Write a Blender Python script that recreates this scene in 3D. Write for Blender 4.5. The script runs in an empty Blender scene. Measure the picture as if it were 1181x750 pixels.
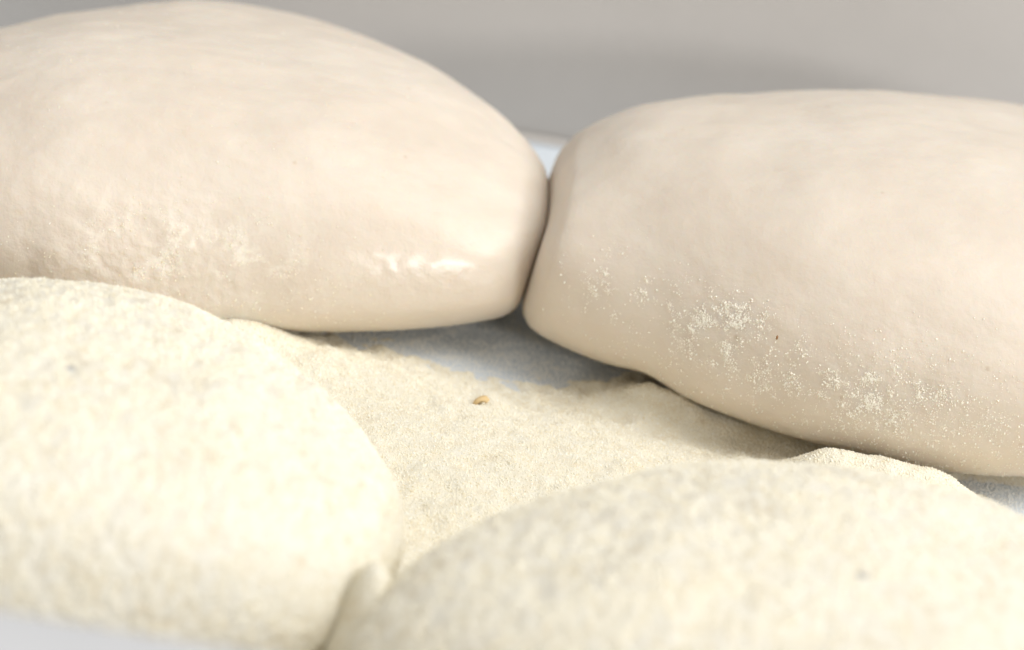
import bpy, bmesh, math
import numpy as np
from mathutils import Matrix, Vector

rng = np.random.default_rng(7)
scene = bpy.context.scene
C = scene.collection

# ---------------------------------------------------------------- camera
cam_d = bpy.data.cameras.new('camera')
cam = bpy.data.objects.new('camera', cam_d); C.objects.link(cam)
POS = Vector((0.0, -0.51685, 0.26232))
FWD = Vector((0.0, 0.90543, -0.42450)); RGT = Vector((0.98649, 0.06955, 0.14834)); UP = Vector((-0.16384, 0.41876, 0.89319))
m = Matrix((RGT, UP, -FWD)).transposed().to_4x4(); m.translation = POS
cam.matrix_world = m
cam_d.lens = 100; cam_d.sensor_width = 36; cam_d.clip_start = 0.01; cam_d.clip_end = 50
cam_d.dof.use_dof = True; cam_d.dof.focus_distance = 0.552; cam_d.dof.aperture_fstop = 11.0
scene.camera = cam

# ---------------------------------------------------------------- light
world = bpy.data.worlds.new('World'); scene.world = world; world.use_nodes = True
bg = world.node_tree.nodes['Background']
bg.inputs[0].default_value = (1.0, 0.985, 0.955, 1); bg.inputs[1].default_value = 0.40

def area(name, direction, dist, sx, sy, power, col):
    l = bpy.data.lights.new(name, 'AREA'); l.shape = 'RECTANGLE'; l.size = sx; l.size_y = sy
    l.energy = power; l.color = col
    o = bpy.data.objects.new(name, l); C.objects.link(o)
    d = Vector(direction).normalized()
    o.location = d * dist + Vector((0.02, 0.0, 0.02))
    o.rotation_euler = d.to_track_quat('Z', 'Y').to_euler()
    return o
def dirv(az, el):
    a, e = math.radians(az), math.radians(el)
    return (math.cos(a)*math.cos(e), math.sin(a)*math.cos(e), math.sin(e))
area('window_light', dirv(-17, 50), 2.4, 1.5, 1.5, 44.0, (1.0, 0.99, 0.97))
area('low_window_light', dirv(-55, 17.0), 1.6, 0.36, 0.14, 5.6, (1.0, 0.99, 0.98))
area('overhead_fill_light', dirv(-80, 76), 1.4, 0.9, 0.9, 3.4, (1.0, 0.98, 0.95))  # added fill from above, lifts the dark band on the back wall

scene.view_settings.view_transform = 'Standard'; scene.view_settings.look = 'None'
scene.view_settings.exposure = 0.14; scene.view_settings.gamma = 1.0
scene.cycles.use_denoising = True
scene.cycles.max_bounces = 10; scene.cycles.diffuse_bounces = 6

# ---------------------------------------------------------------- noise
_P = np.random.default_rng(3).permutation(256); _P = np.concatenate([_P, _P, _P])
_G = np.random.default_rng(4).normal(size=(256, 3)); _G /= np.linalg.norm(_G, axis=1)[:, None]
def perlin(p):
    p = np.asarray(p, float); i = np.floor(p).astype(int); f = p - i; i &= 255
    u = f*f*f*(f*(f*6-15)+10); out = 0
    for dx in (0, 1):
        for dy in (0, 1):
            for dz in (0, 1):
                h = _P[_P[_P[(i[..., 0]+dx) & 255] + ((i[..., 1]+dy) & 255)] + ((i[..., 2]+dz) & 255)]
                d = (_G[h] * (f - np.array([dx, dy, dz]))).sum(-1)
                w = (u[..., 0] if dx else 1-u[..., 0])*(u[..., 1] if dy else 1-u[..., 1])*(u[..., 2] if dz else 1-u[..., 2])
                out = out + d*w
    return out * 1.5
def fbm(p, size, octaves=3, seed=0):
    p = np.asarray(p)/size + seed*17.3; out = 0; a = 1
    for _ in range(octaves):
        out = out + a*perlin(p); p = p*2.03+5.1; a *= .5
    return out
def sstep(a, b, x):
    t = np.clip((x-a)/(b-a), 0, 1); return t*t*(3-2*t)
def gauss(P, c, r):
    c = np.array(c); r = np.broadcast_to(np.array(r, float), c.shape)
    return np.exp(-(((P[:, :len(c)]-c)/r)**2).sum(1))

# ---------------------------------------------------------------- materials
def mat(name):
    mt = bpy.data.materials.new(name); mt.use_nodes = True; nt = mt.node_tree
    return mt, nt, nt.nodes['Principled BSDF']
def N(nt, t, **k):
    n = nt.nodes.new(t)
    for a, b in k.items():
        if a in n.inputs: n.inputs[a].default_value = b
        else: setattr(n, a, b)
    return n
def ramp(nt, fac, stops):
    r = nt.nodes.new('ShaderNodeValToRGB'); e = r.color_ramp.elements
    while len(e) < len(stops): e.new(0.5)
    for k, (p, c) in enumerate(stops): e[k].position = p; e[k].color = (*c, 1)
    nt.links.new(fac, r.inputs[0]); return r
def noise(nt, vec, scale, detail=3, rough=.5):
    n = N(nt, 'ShaderNodeTexNoise'); n.inputs['Scale'].default_value = scale
    n.inputs['Detail'].default_value = detail; n.inputs['Roughness'].default_value = rough
    nt.links.new(vec, n.inputs['Vector']); return n

def dough_material():
    mt, nt, b = mat('dough'); L = nt.links
    tc = N(nt, 'ShaderNodeTexCoord'); vec = tc.outputs['Object']
    big = noise(nt, vec, 55, 4, .55)
    col = ramp(nt, big.outputs[0], [(.3, (.68, .595, .50)), (.55, (.715, .635, .54)), (.75, (.745, .67, .58))])
    # tiny bran specks and pale dry flecks
    sp = N(nt, 'ShaderNodeTexVoronoi'); sp.inputs['Scale'].default_value = 190; L.new(vec, sp.inputs['Vector'])
    spr = ramp(nt, sp.outputs['Distance'], [(.05, (1, 1, 1)), (.13, (0, 0, 0))])
    thin = N(nt, 'ShaderNodeTexWhiteNoise'); L.new(sp.outputs['Position'], thin.inputs[0])
    gt = N(nt, 'ShaderNodeMath', operation='GREATER_THAN'); L.new(thin.outputs['Value'], gt.inputs[0]); gt.inputs[1].default_value = .86
    mul = N(nt, 'ShaderNodeMath', operation='MULTIPLY'); L.new(gt.outputs[0], mul.inputs[0]); L.new(spr.outputs[0], mul.inputs[1])
    mul2 = N(nt, 'ShaderNodeMath', operation='MULTIPLY'); L.new(mul.outputs[0], mul2.inputs[0]); mul2.inputs[1].default_value = .35
    mx = N(nt, 'ShaderNodeMix', data_type='RGBA'); L.new(mul2.outputs[0], mx.inputs['Factor'])
    L.new(col.outputs[0], mx.inputs[6]); mx.inputs[7].default_value = (.42, .30, .18, 1)
    ad = N(nt, 'ShaderNodeAttribute', attribute_name='powder'); pn = noise(nt, vec, 800, 4, .7)
    pm = N(nt, 'ShaderNodeMapRange'); L.new(pn.outputs[0], pm.inputs[0]); pm.inputs[1].default_value = .40; pm.inputs[2].default_value = .56
    pq = N(nt, 'ShaderNodeMath', operation='MULTIPLY'); L.new(pm.outputs[0], pq.inputs[0]); L.new(ad.outputs['Fac'], pq.inputs[1])
    mp_ = N(nt, 'ShaderNodeMix', data_type='RGBA'); L.new(pq.outputs[0], mp_.inputs['Factor']); L.new(mx.outputs[2], mp_.inputs[6]); mp_.inputs[7].default_value = (.89, .85, .755, 1)
    L.new(mp_.outputs[2], b.inputs['Base Color'])
    b.inputs['Subsurface Weight'].default_value = .55
    b.inputs['Subsurface Radius'].default_value = (1.0, .65, .4); b.inputs['Subsurface Scale'].default_value = .007
    rr = noise(nt, vec, 120, 3); mr = N(nt, 'ShaderNodeMapRange'); L.new(rr.outputs[0], mr.inputs[0])
    mr.inputs[3].default_value = .33; mr.inputs[4].default_value = .55; aw = N(nt, 'ShaderNodeAttribute', attribute_name='wet')
    wm = N(nt, 'ShaderNodeMix', data_type='FLOAT'); L.new(aw.outputs['Fac'], wm.inputs[0]); L.new(mr.outputs[0], wm.inputs[2]); wm.inputs[3].default_value = .22
    L.new(wm.outputs[0], b.inputs['Roughness'])
    L.new(aw.outputs['Fac'], b.inputs['Coat Weight']); b.inputs['Coat Roughness'].default_value = .21; b.inputs['Coat IOR'].default_value = 1.45
    b.inputs['IOR'].default_value = 1.38
    # skin relief: fine pores + crinkles where the 'wrinkle' attribute is high
    at = N(nt, 'ShaderNodeAttribute', attribute_name='wrinkle')
    n1 = noise(nt, vec, 900, 3, .6); n2 = noise(nt, vec, 330, 4, .6)
    b1 = N(nt, 'ShaderNodeBump'); b1.inputs['Strength'].default_value = .28; b1.inputs['Distance'].default_value = .0003
    L.new(n1.outputs[0], b1.inputs['Height'])
    b2 = N(nt, 'ShaderNodeBump'); b2.inputs['Distance'].default_value = .0012
    sc = N(nt, 'ShaderNodeMath', operation='MULTIPLY_ADD'); L.new(at.outputs['Fac'], sc.inputs[0]); sc.inputs[1].default_value = .45; sc.inputs[2].default_value = .09
    L.new(sc.outputs[0], b2.inputs['Strength']); L.new(n2.outputs[0], b2.inputs['Height']); L.new(b1.outputs[0], b2.inputs['Normal'])
    L.new(b2.outputs[0], b.inputs['Normal'])
    return mt

def flour_material(name='semolina_flour', grain=False, coat=False):
    mt, nt, b = mat(name); L = nt.links
    tc = N(nt, 'ShaderNodeTexCoord'); vec = tc.outputs['Object']
    if grain:
        geo = N(nt, 'ShaderNodeNewGeometry')
        col = ramp(nt, geo.outputs['Random Per Island'], [(0, (.84, .75, .55)), (.2, (.90, .85, .70)), (.8, (.925, .895, .785)), (1, (.94, .925, .87))])
    else:
        if coat:
            mp = N(nt, 'ShaderNodeMapping'); mp.inputs['Scale'].default_value = (1.25, .62, 1.1); mp.inputs['Rotation'].default_value = (0, 0, .35); L.new(vec, mp.inputs[0])
            n1 = noise(nt, mp.outputs[0], 420, 5, .65)
            n0 = noise(nt, mp.outputs[0], 95, 3, .5)
            ma = N(nt, 'ShaderNodeMath', operation='MULTIPLY_ADD'); L.new(n0.outputs[0], ma.inputs[0]); ma.inputs[1].default_value = .35; L.new(n1.outputs[0], ma.inputs[2])
            mb = N(nt, 'ShaderNodeMath', operation='SUBTRACT'); L.new(ma.outputs[0], mb.inputs[0]); mb.inputs[1].default_value = .175
            col = ramp(nt, mb.outputs[0], [(.30, (.78, .69, .53)), (.42, (.86, .80, .66)), (.56, (.90, .86, .75))])
        else:
            n1 = noise(nt, vec, 300, 4, .6)
            col = ramp(nt, n1.outputs[0], [(.3, (.83, .745, .58)), (.5, (.89, .84, .70)), (.7, (.91, .875, .765))])
        n2 = noise(nt, vec, 2500, 3, .6)
        bp = N(nt, 'ShaderNodeBump'); bp.inputs['Strength'].default_value = .8; bp.inputs['Distance'].default_value = .0006
        L.new(n2.outputs[0], bp.inputs['Height']); L.new(bp.outputs[0], b.inputs['Normal'])
    L.new(col.outputs[0], b.inputs['Base Color'])
    b.inputs['Roughness'].default_value = .8
    b.inputs['Specular IOR Level'].default_value = .25
    return mt

def plastic_material(name, col, rough=.45):
    mt, nt, b = mat(name); L = nt.links
    tc = N(nt, 'ShaderNodeTexCoord')
    n = noise(nt, tc.outputs['Object'], 30, 5, .6)
    a = tuple(c*.94 for c in col)
    r = ramp(nt, n.outputs[0], [(.3, a), (.7, col)]); L.new(r.outputs[0], b.inputs['Base Color'])
    b.inputs['Roughness'].default_value = rough
    n2 = noise(nt, tc.outputs['Object'], 400, 3)
    bp = N(nt, 'ShaderNodeBump'); bp.inputs['Strength'].default_value = .12; bp.inputs['Distance'].default_value = .0005
    L.new(n2.outputs[0], bp.inputs['Height']); L.new(bp.outputs[0], b.inputs['Normal'])
    return mt

M_dough = dough_material()
M_flour = flour_material()
M_grain = flour_material('flour_grain', grain=True)
M_coat = flour_material('flour_coat', coat=True)
M_flake, _, _b = mat('dried_flour_flake'); _b.inputs['Base Color'].default_value = (.93, .90, .81, 1); _b.inputs['Roughness'].default_value = .6
M_powder, _, _b = mat('fine_white_flour'); _b.inputs['Base Color'].default_value = (.90, .89, .85, 1); _b.inputs['Roughness'].default_value = .8
M_floor = plastic_material('white_plastic', (.72, .785, .85))
M_wall = plastic_material('grey_plastic', (.56, .53, .50), .5)
M_rim = plastic_material('pale_rim_plastic', (.58, .585, .60), .4)
M_table = plastic_material('steel_table', (.45, .45, .46), .35)
M_bran, _, _b = mat('bran'); _b.inputs['Base Color'].default_value = (.30, .16, .07, 1); _b.inputs['Roughness'].default_value = .7
M_gold, _, _b = mat('toasted_crumb'); _b.inputs['Base Color'].default_value = (.72, .53, .27, 1); _b.inputs['Roughness'].default_value = .7

# ---------------------------------------------------------------- helpers
def link(name, verts, faces, material, parent=None, smooth=True, attrs=None):
    me = bpy.data.meshes.new(name)
    faces = np.asarray(faces)
    if faces.ndim == 2 and faces.dtype != object:
        k = faces.shape[1]; nf = len(faces)
        me.vertices.add(len(verts)); me.vertices.foreach_set('co', np.asarray(verts, np.float32).ravel())
        me.loops.add(nf*k); me.loops.foreach_set('vertex_index', faces.astype(np.int32).ravel())
        me.polygons.add(nf); me.polygons.foreach_set('loop_start', np.arange(0, nf*k, k, dtype=np.int32))
        me.update(calc_edges=True); me.validate()
    else:
        me.from_pydata([tuple(v) for v in verts], [], [tuple(f) for f in faces])
    if smooth: me.polygons.foreach_set('use_smooth', np.ones(len(me.polygons), bool))
    if attrs:
        for a, v in attrs.items():
            at = me.attributes.new(a, 'FLOAT', 'POINT'); at.data.foreach_set('value', np.asarray(v, np.float32))
    if material: me.materials.append(material)
    o = bpy.data.objects.new(name, me); C.objects.link(o)
    if parent: o.parent = parent
    return o
def tag(o, label=None, cat=None, group=None, kind=None):
    if label: o['label'] = label
    if cat: o['category'] = cat
    if group: o['group'] = group
    if kind: o['kind'] = kind
    return o

def box(name, lo, hi, material, parent=None, bevel=.002):
    bm = bmesh.new(); bmesh.ops.create_cube(bm, size=1)
    lo, hi = Vector(lo), Vector(hi)
    for v in bm.verts: v.co = Vector([lo[i] + (v.co[i]+.5)*(hi[i]-lo[i]) for i in range(3)])
    if bevel: bmesh.ops.bevel(bm, geom=bm.edges[:], offset=bevel, segments=4, profile=.5, affect='EDGES')
    me = bpy.data.meshes.new(name); bm.to_mesh(me); bm.free(); me.materials.append(material)
    for p in me.polygons: p.use_smooth = True
    o = bpy.data.objects.new(name, me); C.objects.link(o); o.parent = parent
    return o

def grain_nodes(name, radius, seed, density, keep, gm=None, spread=1.2):
    """geometry nodes: scatter small faceted grains over the mesh by its 'grain' attribute"""
    ng = bpy.data.node_groups.new(name, 'GeometryNodeTree')
    ng.interface.new_socket('Geometry', in_out='INPUT', socket_type='NodeSocketGeometry')
    ng.interface.new_socket('Geometry', in_out='OUTPUT', socket_type='NodeSocketGeometry')
    nd, L = ng.nodes, ng.links
    gi = nd.new('NodeGroupInput'); go = nd.new('NodeGroupOutput')
    at = nd.new('GeometryNodeInputNamedAttribute'); at.data_type = 'FLOAT'; at.inputs['Name'].default_value = 'grain'
    mu = nd.new('ShaderNodeMath'); mu.operation = 'MULTIPLY'; L.new(at.outputs['Attribute'], mu.inputs[0]); mu.inputs[1].default_value = density
    di = nd.new('GeometryNodeDistributePointsOnFaces'); L.new(gi.outputs[0], di.inputs['Mesh']); L.new(mu.outputs[0], di.inputs['Density']); di.inputs['Seed'].default_value = seed
    ico = nd.new('GeometryNodeMeshIcoSphere'); ico.inputs['Radius'].default_value = radius; ico.inputs['Subdivisions'].default_value = 1
    sm = nd.new('GeometryNodeSetMaterial'); sm.inputs['Material'].default_value = gm or M_grain; L.new(ico.outputs[0], sm.inputs['Geometry'])
    rr = nd.new('FunctionNodeRandomValue'); rr.data_type = 'FLOAT_VECTOR'; rr.inputs['Min'].default_value = (0, 0, 0); rr.inputs['Max'].default_value = (6.28, 6.28, 6.28)
    rs = nd.new('FunctionNodeRandomValue'); rs.data_type = 'FLOAT_VECTOR'; rs.inputs['Min'].default_value = (.45, .4, .35); rs.inputs['Max'].default_value = (1.5, 1.1, .9); rs.inputs['Seed'].default_value = 5
    ins = nd.new('GeometryNodeInstanceOnPoints'); L.new(di.outputs['Points'], ins.inputs['Points']); L.new(sm.outputs[0], ins.inputs['Instance'])
    L.new(rr.outputs['Value'], ins.inputs['Rotation']); L.new(rs.outputs['Value'], ins.inputs['Scale'])
    r1 = nd.new('FunctionNodeRandomValue'); r1.data_type = 'FLOAT'; r1.inputs['Seed'].default_value = 9
    pw = nd.new('ShaderNodeMath'); pw.operation = 'POWER'; L.new(r1.outputs[1], pw.inputs[0]); pw.inputs[1].default_value = spread
    ad = nd.new('ShaderNodeMath'); ad.operation = 'ADD'; L.new(pw.outputs[0], ad.inputs[0]); ad.inputs[1].default_value = .45
    vs = nd.new('ShaderNodeVectorMath'); vs.operation = 'SCALE'; L.new(rs.outputs['Value'], vs.inputs[0]); L.new(ad.outputs[0], vs.inputs['Scale'])
    L.new(vs.outputs[0], ins.inputs['Scale'])
    out = ins.outputs[0]
    rl = nd.new('GeometryNodeRealizeInstances'); L.new(out, rl.inputs[0]); out = rl.outputs[0]
    if keep:
        j = nd.new('GeometryNodeJoinGeometry'); L.new(gi.outputs[0], j.inputs[0]); L.new(out, j.inputs[0]); out = j.outputs[0]
    L.new(out, go.inputs[0])
    return ng

# ---------------------------------------------------------------- table and tray
box('table_top', (-1.2, -1.0, -.043), (1.2, 1.2, -.004), M_table, bevel=.003)['kind'] = 'structure'
tray = bpy.data.objects.new('dough_tray', None); C.objects.link(tray); tray.location = (0, 0, -.004)
tag(tray, 'pale plastic proofing tray with upright walls holding the four dough balls', 'tray')
inv = Matrix.Translation((0, 0, .004))
TX0, TX1, TY0, TY1, TH = -.26, .30, -.211, .153, .068
def tpart(name, lo, hi, mt, bev=.002):
    o = box(name, lo, hi, mt, tray, bev); o.matrix_parent_inverse = inv; return o
tpart('tray_floor', (TX0-.004, TY0-.004, -.004), (TX1+.004, TY1+.004, 0), M_floor, .001)
tpart('side_wall', (TX0, TY1, .0005), (TX1, TY1+.004, TH-.004), M_wall, .001)
tpart('side_wall', (TX0, TY0-.004, .0005), (TX1, TY0, TH-.004), M_wall, .001)
tpart('side_wall', (TX0-.004, TY0-.004, .0005), (TX0-.0005, TY1+.004, TH-.004), M_wall, .001)
tpart('side_wall', (TX1+.0005, TY0-.004, .0005), (TX1+.004, TY1+.004, TH-.004), M_wall, .001)
av = []; nseg = 10; FR_ = .0015
for x in (TX0+.0003, TX1-.0003):
    for k in range(nseg+1):
        t = math.pi/2*k/nseg
        av.append((x, TY1-.0004-FR_+FR_*math.sin(t), .0004+FR_-FR_*math.cos(t)))
cf = [(k, nseg+1+k, nseg+2+k, k+1) for k in range(nseg)]
o = link('curved_corner', av, cf, M_wall, tray); o.matrix_parent_inverse = inv
tpart('rim', (TX0-.010, TY1-.001, TH-.0035), (TX1+.010, TY1+.012, TH), M_rim, .0015)
tpart('rim', (TX0-.010, TY0-.014, TH-.0035), (TX1+.010, TY0+.001, TH), M_rim, .0015)
tpart('rim', (TX0-.010, TY0+.0015, TH-.0035), (TX0+.001, TY1-.0015, TH), M_rim, .0015)
tpart('rim', (TX1-.001, TY0+.0015, TH-.0035), (TX1+.010, TY1-.0015, TH), M_rim, .0015)

# ---------------------------------------------------------------- dough balls
BP = {
 'L': [-0.07008, 0.05448, 0.06836, 0.06611, 0.05058, 0.10649, 0.09104, 0.02617, -0.06157, -0.00049, 0.0016],
 'R': [0.08209, 0.04714, 0.07512, 0.06444, 0.05927, 0.05988, 0.04315, -0.05073, 0.00591, 0.00531, 0.00163],
 'FL': [-0.07626, -0.09058, 0.0617, 0.05986, 0.0438, -0.00078, -0.00063, 0.01312, -0.03757, 0.00478, -0.00526],
 'FR': [0.05619, -0.12654, 0.07045, 0.06734, 0.04765, 0.00778, 0.02744, -0.02907, -0.03206, 0.00377, -0.00238]}
SEAM_X = .0022
ANI = np.array([1.2, .7, 1.0])   # the coat is smeared along y
def ball_grid(p, nt_, nph, zf=.42):
    cx, cy, rx, ry, h, a2, b2, a3, b3, sx, sy = p
    u = np.linspace(0, 2*np.pi, nt_, endpoint=False); th = u - .62*np.cos(u)
    ph = np.linspace(0, np.pi, nph+1)[1:-1]
    zm = zf*h
    ex = np.where(np.cos(ph) > 0, 2/2.15, 2/2.7)
    s = np.abs(np.sin(ph))**ex; c = np.sign(np.cos(ph))*np.abs(np.cos(ph))**ex
    g = (1+a2*np.cos(2*th)+b2*np.sin(2*th)+a3*np.cos(3*th)+b3*np.sin(3*th))[:, None]
    z = np.where(c > 0, zm+(h-zm)*c, np.maximum(zm+zm*c*1.1, 0))
    k = (z/h)**2
    X = np.cos(th)[:, None]*s*g*rx+cx+sx*k; Y = np.sin(th)[:, None]*s*g*ry+cy+sy*k
    Z = np.broadcast_to(z, X.shape)
    V = np.stack([X, Y, Z], -1)
    top = np.array([[cx+sx, cy+sy, h]]); bot = np.array([[cx, cy, 0]])
    nr = nph-1
    idx = np.arange(nt_*nr).reshape(nt_, nr)
    a = idx; b = np.roll(idx, -1, 0)
    quads = np.stack([a[:, :-1], a[:, 1:], b[:, 1:], b[:, :-1]], -1).reshape(-1, 4)
    nv = nt_*nr
    tri = [(nv, a[i, 0], b[i, 0]) for i in range(nt_)] + [(nv+1, b[i, -1], a[i, -1]) for i in range(nt_)]
    return np.concatenate([V.reshape(-1, 3), top, bot]), quads, tri, nv
def vnormals(V, quads, tri):
    n = np.zeros_like(V)
    fn = np.cross(V[quads[:, 2]]-V[quads[:, 0]], V[quads[:, 3]]-V[quads[:, 1]])
    for k in range(4): np.add.at(n, quads[:, k], fn)
    n[-2] = (0, 0, 1); n[-1] = (0, 0, -1)
    return n/np.maximum(np.linalg.norm(n, axis=1), 1e-12)[:, None]

def make_ball(key, label, ntheta, nphi):
    p = BP[key]; V, Q, T, nv = ball_grid(p, ntheta, nphi, .29 if key == 'L' else .42)
    SEAM = SEAM_X + .0011*fbm(V*np.array([0, 1, 1]), .022, 2, 71) + .0030*(V[:, 2]-.02)/.02
    if key == 'L':      # pressed flat against its neighbour
        V[:, 0] += .0085*sstep(-.035, .0, V[:, 0])*sstep(.075, .035, V[:, 1])*sstep(.042, .026, V[:, 2])*(.25+.75*sstep(.002, .018, V[:, 2]))
        V[:, 1] += .0045*sstep(-.05, .0, V[:, 0])*sstep(.016, .004, V[:, 2])*sstep(.05, .02, V[:, 1])
        d = V[:, 0]-(SEAM+.0002); w = .0020
        V[:, 0] = (SEAM+.0002) - w*np.logaddexp(0, -d/w)
    if key == 'R':
        V[:, 0] -= .0125*sstep(.03, .006, V[:, 0])*sstep(.045, .028, V[:, 2])
        d = (SEAM-.0002)-V[:, 0]; w = .0042
        V[:, 0] = (SEAM-.0002) + w*np.logaddexp(0, -d/w)
    n = vnormals(V, Q, T)
    out = (n*(V-np.array([p[0], p[1], .4*p[4]]))).sum(1)
    if np.median(out) < 0: n = -n; Q = Q[:, ::-1]; T = [t[::-1] for t in T]
    P = V.copy(); side = sstep(-.2, .3, n[:, 2]+.2)*sstep(0, .006, P[:, 2])
    wr = np.zeros(len(P)); disp = .0009*fbm(P, .035, 2, 1)*sstep(0, .01, P[:, 2])
    if key == 'L':
        wr = np.clip(1.1*gauss(P, (-.082, .004, .017), (.026, .022, .013)) + .38*gauss(P, (-.018, .012, .022), (.020, .016, .007)) + .25*gauss(P, (-.105, .03, .03), (.03, .04, .03)), 0, 1)
        disp = disp + wr*(.00050*fbm(P*np.array([1, .8, .7]), .0075, 3, 2)-.00045*np.abs(fbm(P+.002*fbm(P, .01, 2, 61)[:, None], .006, 2, 6)))
        disp = disp + .00042*fbm(P*np.array([.5, 1, 1]), .009, 3, 5)*sstep(.02, .04, P[:, 2])
    if key == 'R':
        disp = disp + .0026*gauss(P, (.016, .060, .047), (.016, .03, .014)) + .0012*gauss(P, (.006, .028, .03), (.012, .02, .014)) + .00022*fbm(P*np.array([.6, 1, 1]), .008, 3, 55)
        wr = np.clip(.6*gauss(P, (.075, -.014, .025), .016)+.5*gauss(P, (.042, -.004, .028), .012), 0, 1)
        disp = disp + wr*.00022*fbm(P, .004, 4, 2)
        disp = disp - .0012*gauss(P, (.0285, .012, .006), (.006, .02, .006))   # waist where the flour heap pushes in
        disp = disp - .0005*gauss(P, (.096, -.004, .0185), (.0024, .01, .0016)) - .0004*gauss(P, (.0985, -.003, .0165), (.0016, .01, .001)) - .0007*gauss(P, (.100, -.002, .02), .0018)
    if key == 'FL':
        rough = .45+.55*sstep(.012, -.004, P[:, 0]+.03)
        disp = disp + rough*(.00024*fbm(P*ANI, .0042, 4, 3)+.00019*fbm(P*ANI, .0022, 3, 9)) + .0005*fbm(P, .022, 2, 4)
    if key == 'FR':
        rough = .3+.7*sstep(.075, .03, P[:, 0])
        disp = disp + rough*(.00028*fbm(P*ANI, .0045, 4, 4)+.00020*fbm(P*ANI, .0023, 3, 8)) + .0006*fbm(P, .024, 2, 7)
    damp = sstep(0, .003, P[:, 2])
    if key in 'LR': damp = damp*sstep(.0002, .004, np.abs(P[:, 0]-SEAM))
    V = P + n*(disp*damp)[:, None]
    # mesh with origin at the ball's base
    org = np.array([p[0], p[1], 0.])
    Vl = V-org
    me = bpy.data.meshes.new('dough_ball')
    nq, ntq = len(Q), len(T)
    me.vertices.add(len(Vl)); me.vertices.foreach_set('co', Vl.astype(np.float32).ravel())
    loops = np.concatenate([Q.ravel(), np.array(T).ravel()]).astype(np.int32)
    me.loops.add(len(loops)); me.loops.foreach_set('vertex_index', loops)
    me.polygons.add(nq+ntq)
    me.polygons.foreach_set('loop_start', np.concatenate([np.arange(nq)*4, nq*4+np.arange(ntq)*3]).astype(np.int32))
    me.update(calc_edges=True); me.validate()
    me.polygons.foreach_set('use_smooth', np.ones(nq+ntq, bool))
    a = me.attributes.new('wrinkle', 'FLOAT', 'POINT'); a.data.foreach_set('value', wr.astype(np.float32))
    a = me.attributes.new('wet', 'FLOAT', 'POINT'); a.data.foreach_set('value', (.9*gauss(P, (-.013, .014, .0205), (.022, .03, .0065)) if key == 'L' else np.zeros(len(P))).astype(np.float32))
    me.materials.append(M_dough)
    o = bpy.data.objects.new('dough_ball', me); C.objects.link(o); o.location = org
    tag(o, label, 'dough', 'dough balls proofing in the tray')
    return o, V, n, Q

def dusting(ball, V, n, Q, dens, density, radius, lift=.00005, seed=1, skin=None, gm=None):
    """flour lying on a ball: only the faces that carry some, as its own child"""
    fd = dens[Q].max(1); fq = Q[fd > .002]
    used, invx = np.unique(fq, return_inverse=True); fq = invx.reshape(fq.shape)
    org = np.array(ball.location)
    P = V[used]+n[used]*lift-org
    o = link('flour_dusting', P, fq, skin or M_grain, ball, attrs={'grain': dens[used]})
    o['kind'] = 'stuff'
    md = o.modifiers.new('grains', 'NODES'); md.node_group = grain_nodes('flour_scatter', radius, seed, density, skin is not None, gm, 3.5 if gm else 1.2)
    return o

# back left ball
bL, V, n, Q = make_ball('L', 'large bare dough ball at the back left with a shiny highlight', 640, 300)
front = V[:, 1] < .075
d = (.9*gauss(V, (-.066, .002, .021), (.022, .014, .008))*sstep(.1, .6, fbm(V, .006, 3, 3)+.25) + .05*gauss(V, (-.05, .0, .008), (.06, .03, .009)) + .008 + .9*gauss(V, (-.0441, .0038, .0292), .0007) + .35*gauss(V, (-.0526, .0114, .0382), .0012))*front
d *= sstep(-.02, -.036, V[:, 0])*.98 + .02
at_ = bL.data.attributes.new('powder', 'FLOAT', 'POINT'); at_.data.foreach_set('value', np.clip(d*.9, 0, .6).astype(np.float32))
dusting(bL, V, n, Q, d*.6, 7.0e6, .00015, seed=3)
# back right ball
bR, V, n, Q = make_ball('R', 'large smooth dough ball at the right, dusted with two patches of flour on its front', 640, 300)
clump = sstep(-.1, .55, fbm(V, .0035, 3, 11))*(.25+1.3*sstep(.80, .97, 1-np.abs(fbm(V, .0024, 2, 14))))
loose = sstep(.0, .6, fbm(V, .003, 3, 13))*(.2+sstep(.8, .97, 1-np.abs(fbm(V, .0022, 2, 16))))
d = (1.7*gauss(V, (.0395, -.004, .0280), (.0060, .009, .0050))*clump + .8*gauss(V, (.047, -.007, .0275), (.006, .01, .004))*clump
     + 1.1*gauss(V, (.075, -.0145, .0255), (.008, .01, .0048))*clump + .8*gauss(V, (.071, -.0145, .0220), (.012, .01, .004))*clump
     + .55*gauss(V, (.019, .014, .0285), (.0065, .012, .0045))*loose + .45*gauss(V, (.028, .006, .028), (.008, .012, .005))*loose
     + .30*gauss(V, (.058, -.01, .023), (.028, .02, .008))*loose + .12*gauss(V, (.09, -.006, .02), (.025, .02, .010))*(.2+loose)
     + .007*gauss(V, (.06, -.01, .020), (.05, .03, .012)) + .0006 + 1.0*gauss(V, (.0133, .0369, .0396), .0013) + .4*gauss(V, (.022, .028, .042), .0011) + .5*gauss(V, (.0975, -.004, .034), .0012))
d = d*(V[:, 1] < .06)*sstep(.004, .006, V[:, 0])
at_ = bR.data.attributes.new('powder', 'FLOAT', 'POINT'); at_.data.foreach_set('value', np.clip(d*1.5, 0, .85).astype(np.float32))
dusting(bR, V, n, Q, d, 6.0e7, .00018, seed=4, gm=M_flake)
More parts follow.
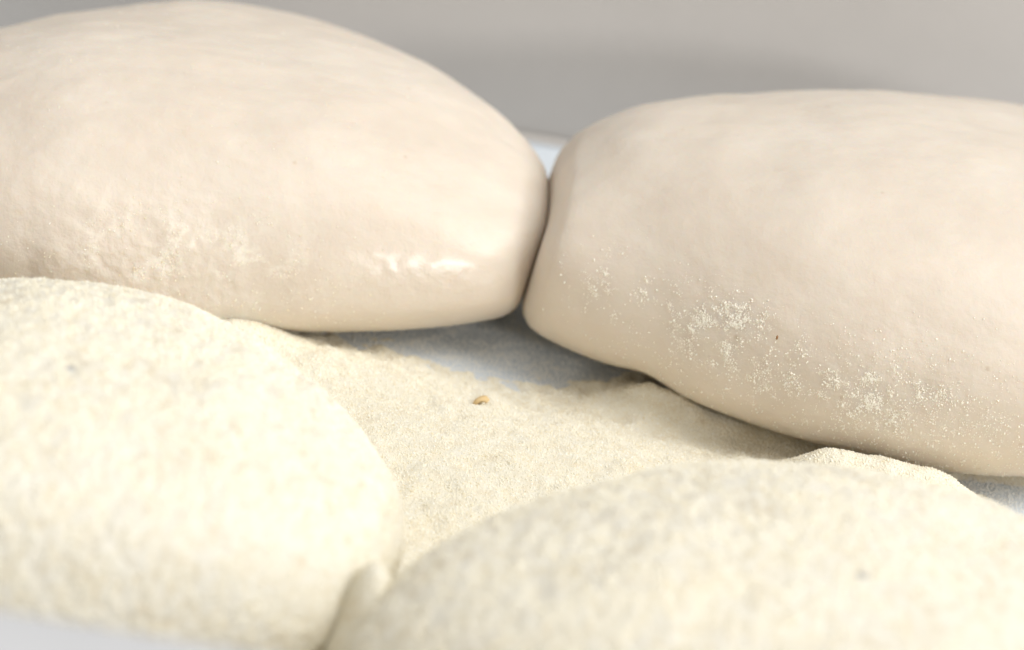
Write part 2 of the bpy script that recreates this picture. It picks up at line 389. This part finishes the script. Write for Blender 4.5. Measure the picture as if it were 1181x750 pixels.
# front balls under a full coat of semolina
bFL, V, n, Q = make_ball('FL', 'flour-covered dough ball at the front left, its coat rough and creamy', 640, 300)
vis = sstep(.0, .004, V[:, 2])*(V[:, 1] < -.03)
d = vis*(.12+.88*sstep(-.45, .25, fbm(V*ANI, .0035, 4, 21)+.5*fbm(V, .016, 2, 24)))
dusting(bFL, V, n, Q, d, 7.0e6, .00022, lift=.0001, seed=5, skin=M_coat)
bFR, V, n, Q = make_ball('FR', 'flour-covered dough ball at the front right, nearest the camera, shaded on its left', 640, 300)
vis = sstep(.0, .004, V[:, 2])*(V[:, 1] < -.06)
d = vis*(.1+.9*sstep(-.45, .25, fbm(V*ANI, .0038, 4, 22)+.5*fbm(V, .016, 2, 25)))*(.35+.65*sstep(.09, .05, V[:, 0]))
dusting(bFR, V, n, Q, d, 7.0e6, .00022, lift=.0001, seed=6, skin=M_coat)

# bran specks pressed into the right ball's skin
bm = bmesh.new()
for c, s in (((.0517, -.0089, .0309), .00045),):
    r = bmesh.ops.create_icosphere(bm, subdivisions=1, radius=s)
    for v in r['verts']: v.co = Vector((v.co.x*.6, v.co.y*.5, v.co.z*1.2)) + Vector(c)-bR.location
me = bpy.data.meshes.new('bran_speck'); bm.to_mesh(me); bm.free(); me.materials.append(M_bran)
o = bpy.data.objects.new('bran_speck', me); C.objects.link(o); o.parent = bR

# ---------------------------------------------------------------- loose flour on the tray floor
def flour_height(X, Y):
    P = np.stack([X, Y, np.zeros_like(X)], -1)
    h = .0016 + .0006*fbm(P, .018, 3, 31)
    g = lambda c, r, ang=0: np.exp(-(((((X-c[0])*math.cos(ang)+(Y-c[1])*math.sin(ang))/r[0])**2 + ((-(X-c[0])*math.sin(ang)+(Y-c[1])*math.cos(ang))/r[1])**2)))
    # thin places where the plastic shows
    h = h - .0046*g((-.003, .0330), (.038, .0200), -.12) + .0013*fbm(P, .0040, 4, 38)*g((-.004, .03), (.045, .025), -.12) - .0034*g((.040, .001), (.018, .0060), -.1) - .0030*g((.112, -.002), (.020, .009), -.3)
    h = h - .004*sstep(.040, .065, Y)
    # heaps
    h = h + .0052*g((.031, .0100), (.013, .0085), -.6)
    h = h + (.0086+.0006*fbm(P, .007, 2, 44))*g((.0765, -.0150), (.0140, .0076), -.2) + .0050*g((.092, -.016), (.010, .007), -.35) + .0035*g((.064, -.014), (.008, .007), 0)
    h = h + .0058*g((-.056, .007), (.013, .008), 0) + .0016*g((-.030, .004), (.016, .008), 0)
    h = h + .0022*g((-.012, -.030), (.030, .020), 0) + .0070*g((-.020, -.080), (.009, .012), .2) + .0285*g((-.0150, -.1200), (.0085, .0135), .1) + .0110*g((-.0185, -.140), (.008, .010), 0) + .0030*g((-.085, -.01), (.05, .02), 0)
    h = h + .0020*g((.02, -.02), (.04, .02), 0) + .0011*np.maximum(fbm(P, .011, 3, 39), 0)
    # dimples left by the scoop, then the crater round the crumb
    for cx_, cy_, r_, a_ in ((-.0165, .0035, .0012, .0006), (-.0145, .0018, .0016, .0005), (-.0125, .0005, .0011, .0005), (-.0088, -.0008, .0017, .0004), (.0005, .0055, .0030, .0005), (.0045, .0030, .0022, .0004), (.008, .001, .0016, .0004), (-.0085, -.0085, .0008, .0006), (-.0020, -.010, .0012, .0004), (.012, .006, .0018, .0004)):
        h = h - a_*g((cx_, cy_), (r_*1.5, r_), -.35)
    h = h - .0011*g((-.0045, -.0020), (.0022, .0014), 0) + .0005*g((-.0005, -.0005), (.003, .002), 0)
    return h
nx, ny = 640, 560
xs = np.linspace(-.16, .17, nx); ys = np.linspace(-.185, .085, ny)
X, Y = np.meshgrid(xs, ys, indexing='ij'); P = np.stack([X, Y, 0*X], -1).reshape(-1, 3)
H = flour_height(P[:, 0], P[:, 1])
thick = sstep(-.0004, .0012, H)
H = H + thick*(.00022*fbm(P, .005, 3, 33)+.00008*fbm(P, .0013, 2, 34)-.00018*np.maximum(fbm(P, .0028, 3, 35), 0)) + (1-thick)*.0003*fbm(P, .003, 4, 36)
edge = np.minimum(np.minimum(P[:, 0]+.16, .17-P[:, 0]), np.minimum(P[:, 1]+.185, .085-P[:, 1]))
H = H - .003*(1-sstep(0, .012, edge))
P[:, 2] = np.maximum(H, -.0006)
idx = np.arange(nx*ny).reshape(nx, ny)
Qf = np.stack([idx[:-1, :-1], idx[1:, :-1], idx[1:, 1:], idx[:-1, 1:]], -1).reshape(-1, 4)
keepf = P[Qf][:, :, 2].max(1) > -.0005
flour = link('semolina_flour', P, Qf[keepf], M_flour, attrs={'grain': (P[:, 2] > .0001)*(.5+.5*sstep(-.3, .3, fbm(P, .005, 2, 37)))*((P[:, 1] > -.15))})
tag(flour, 'loose pale yellow semolina flour spread thickly between the dough balls', 'flour', kind='stuff')
md = flour.modifiers.new('grains', 'NODES'); md.node_group = grain_nodes('floor_scatter', .00019, 8, 9.0e6, True)

# thin sprinkle over the bare plastic
nx, ny = 200, 160
xs = np.linspace(-.07, .15, nx); ys = np.linspace(-.03, .12, ny)
X, Y = np.meshgrid(xs, ys, indexing='ij'); S = np.stack([X, Y, 0*X+.00012], -1).reshape(-1, 3)
hh = flour_height(S[:, 0], S[:, 1])
dn = (.62+.38*sstep(-.0030, .0002, hh))*(hh < .0010)*(.25+.75*sstep(-.3, .5, fbm(S, .003, 3, 41)))*sstep(.085, .05, S[:, 1])
idx = np.arange(nx*ny).reshape(nx, ny)
Qs = np.stack([idx[:-1, :-1], idx[1:, :-1], idx[1:, 1:], idx[:-1, 1:]], -1).reshape(-1, 4)
spr = link('flour_sprinkle', S, Qs[dn[Qs].max(1) > .01], M_grain, attrs={'grain': dn})
tag(spr, 'thin sprinkle of flour grains over the bluish bare tray floor', 'flour', kind='stuff')
md = spr.modifiers.new('grains', 'NODES'); md.node_group = grain_nodes('sprinkle_scatter', .00015, 9, 1.6e7, False, M_powder)

# golden crumb curled in the flour
bm = bmesh.new()
segs, rings = 14, 6
z0 = float(flour_height(np.array([-.0036]), np.array([-.0012]))[0])
vs = []
for i in range(segs):
    t = i/(segs-1); a = math.radians(-20+205*t)
    cx, cz = .0011*math.cos(a), .0012*math.sin(a)
    rad = .00042*(math.sin(math.pi*(.1+.8*t))**.6)*(1+.25*math.sin(7*t))
    vs.append([bm.verts.new((cx+rad*math.cos(b)*math.cos(a), rad*1.6*math.sin(b)+.0002*math.sin(5*t), cz+rad*math.cos(b)*math.sin(a))) for b in (2*math.pi*k/rings for k in range(rings))])
for i in range(segs-1):
    for k in range(rings): bm.faces.new((vs[i][k], vs[i][(k+1) % rings], vs[i+1][(k+1) % rings], vs[i+1][k]))
bm.faces.new(vs[0]); bm.faces.new(vs[-1][::-1]); bmesh.ops.recalc_face_normals(bm, faces=bm.faces[:])
for c_, s_ in (((-.0001, -.0009, .0003), .00042), ((.0007, -.0010, .0001), .00032), ((-.0008, -.0011, .0001), .00036), ((.0015, -.0002, .0001), .00030), ((.0001, -.0003, .0006), .00034)):
    r = bmesh.ops.create_icosphere(bm, subdivisions=2, radius=s_)
    for v in r['verts']:
        v.co = v.co*(1+.25*math.sin(v.co.x*9000+v.co.y*7000+v.co.z*8000)) + Vector(c_)
        for f in v.link_faces: f.material_index = 1
me = bpy.data.meshes.new('crumb'); bm.to_mesh(me); bm.free(); me.materials.append(M_gold); me.materials.append(M_flour)
for p in me.polygons: p.use_smooth = True
cr = bpy.data.objects.new('crumb', me); C.objects.link(cr); cr.location = (-.0036, -.0012, z0-.0002); cr.scale = (1.3, 1.5, 1.15); cr.rotation_euler = (.25, .15, .3)
tag(cr, 'tiny curled golden crumb half sunk in the flour between the balls', 'crumb')
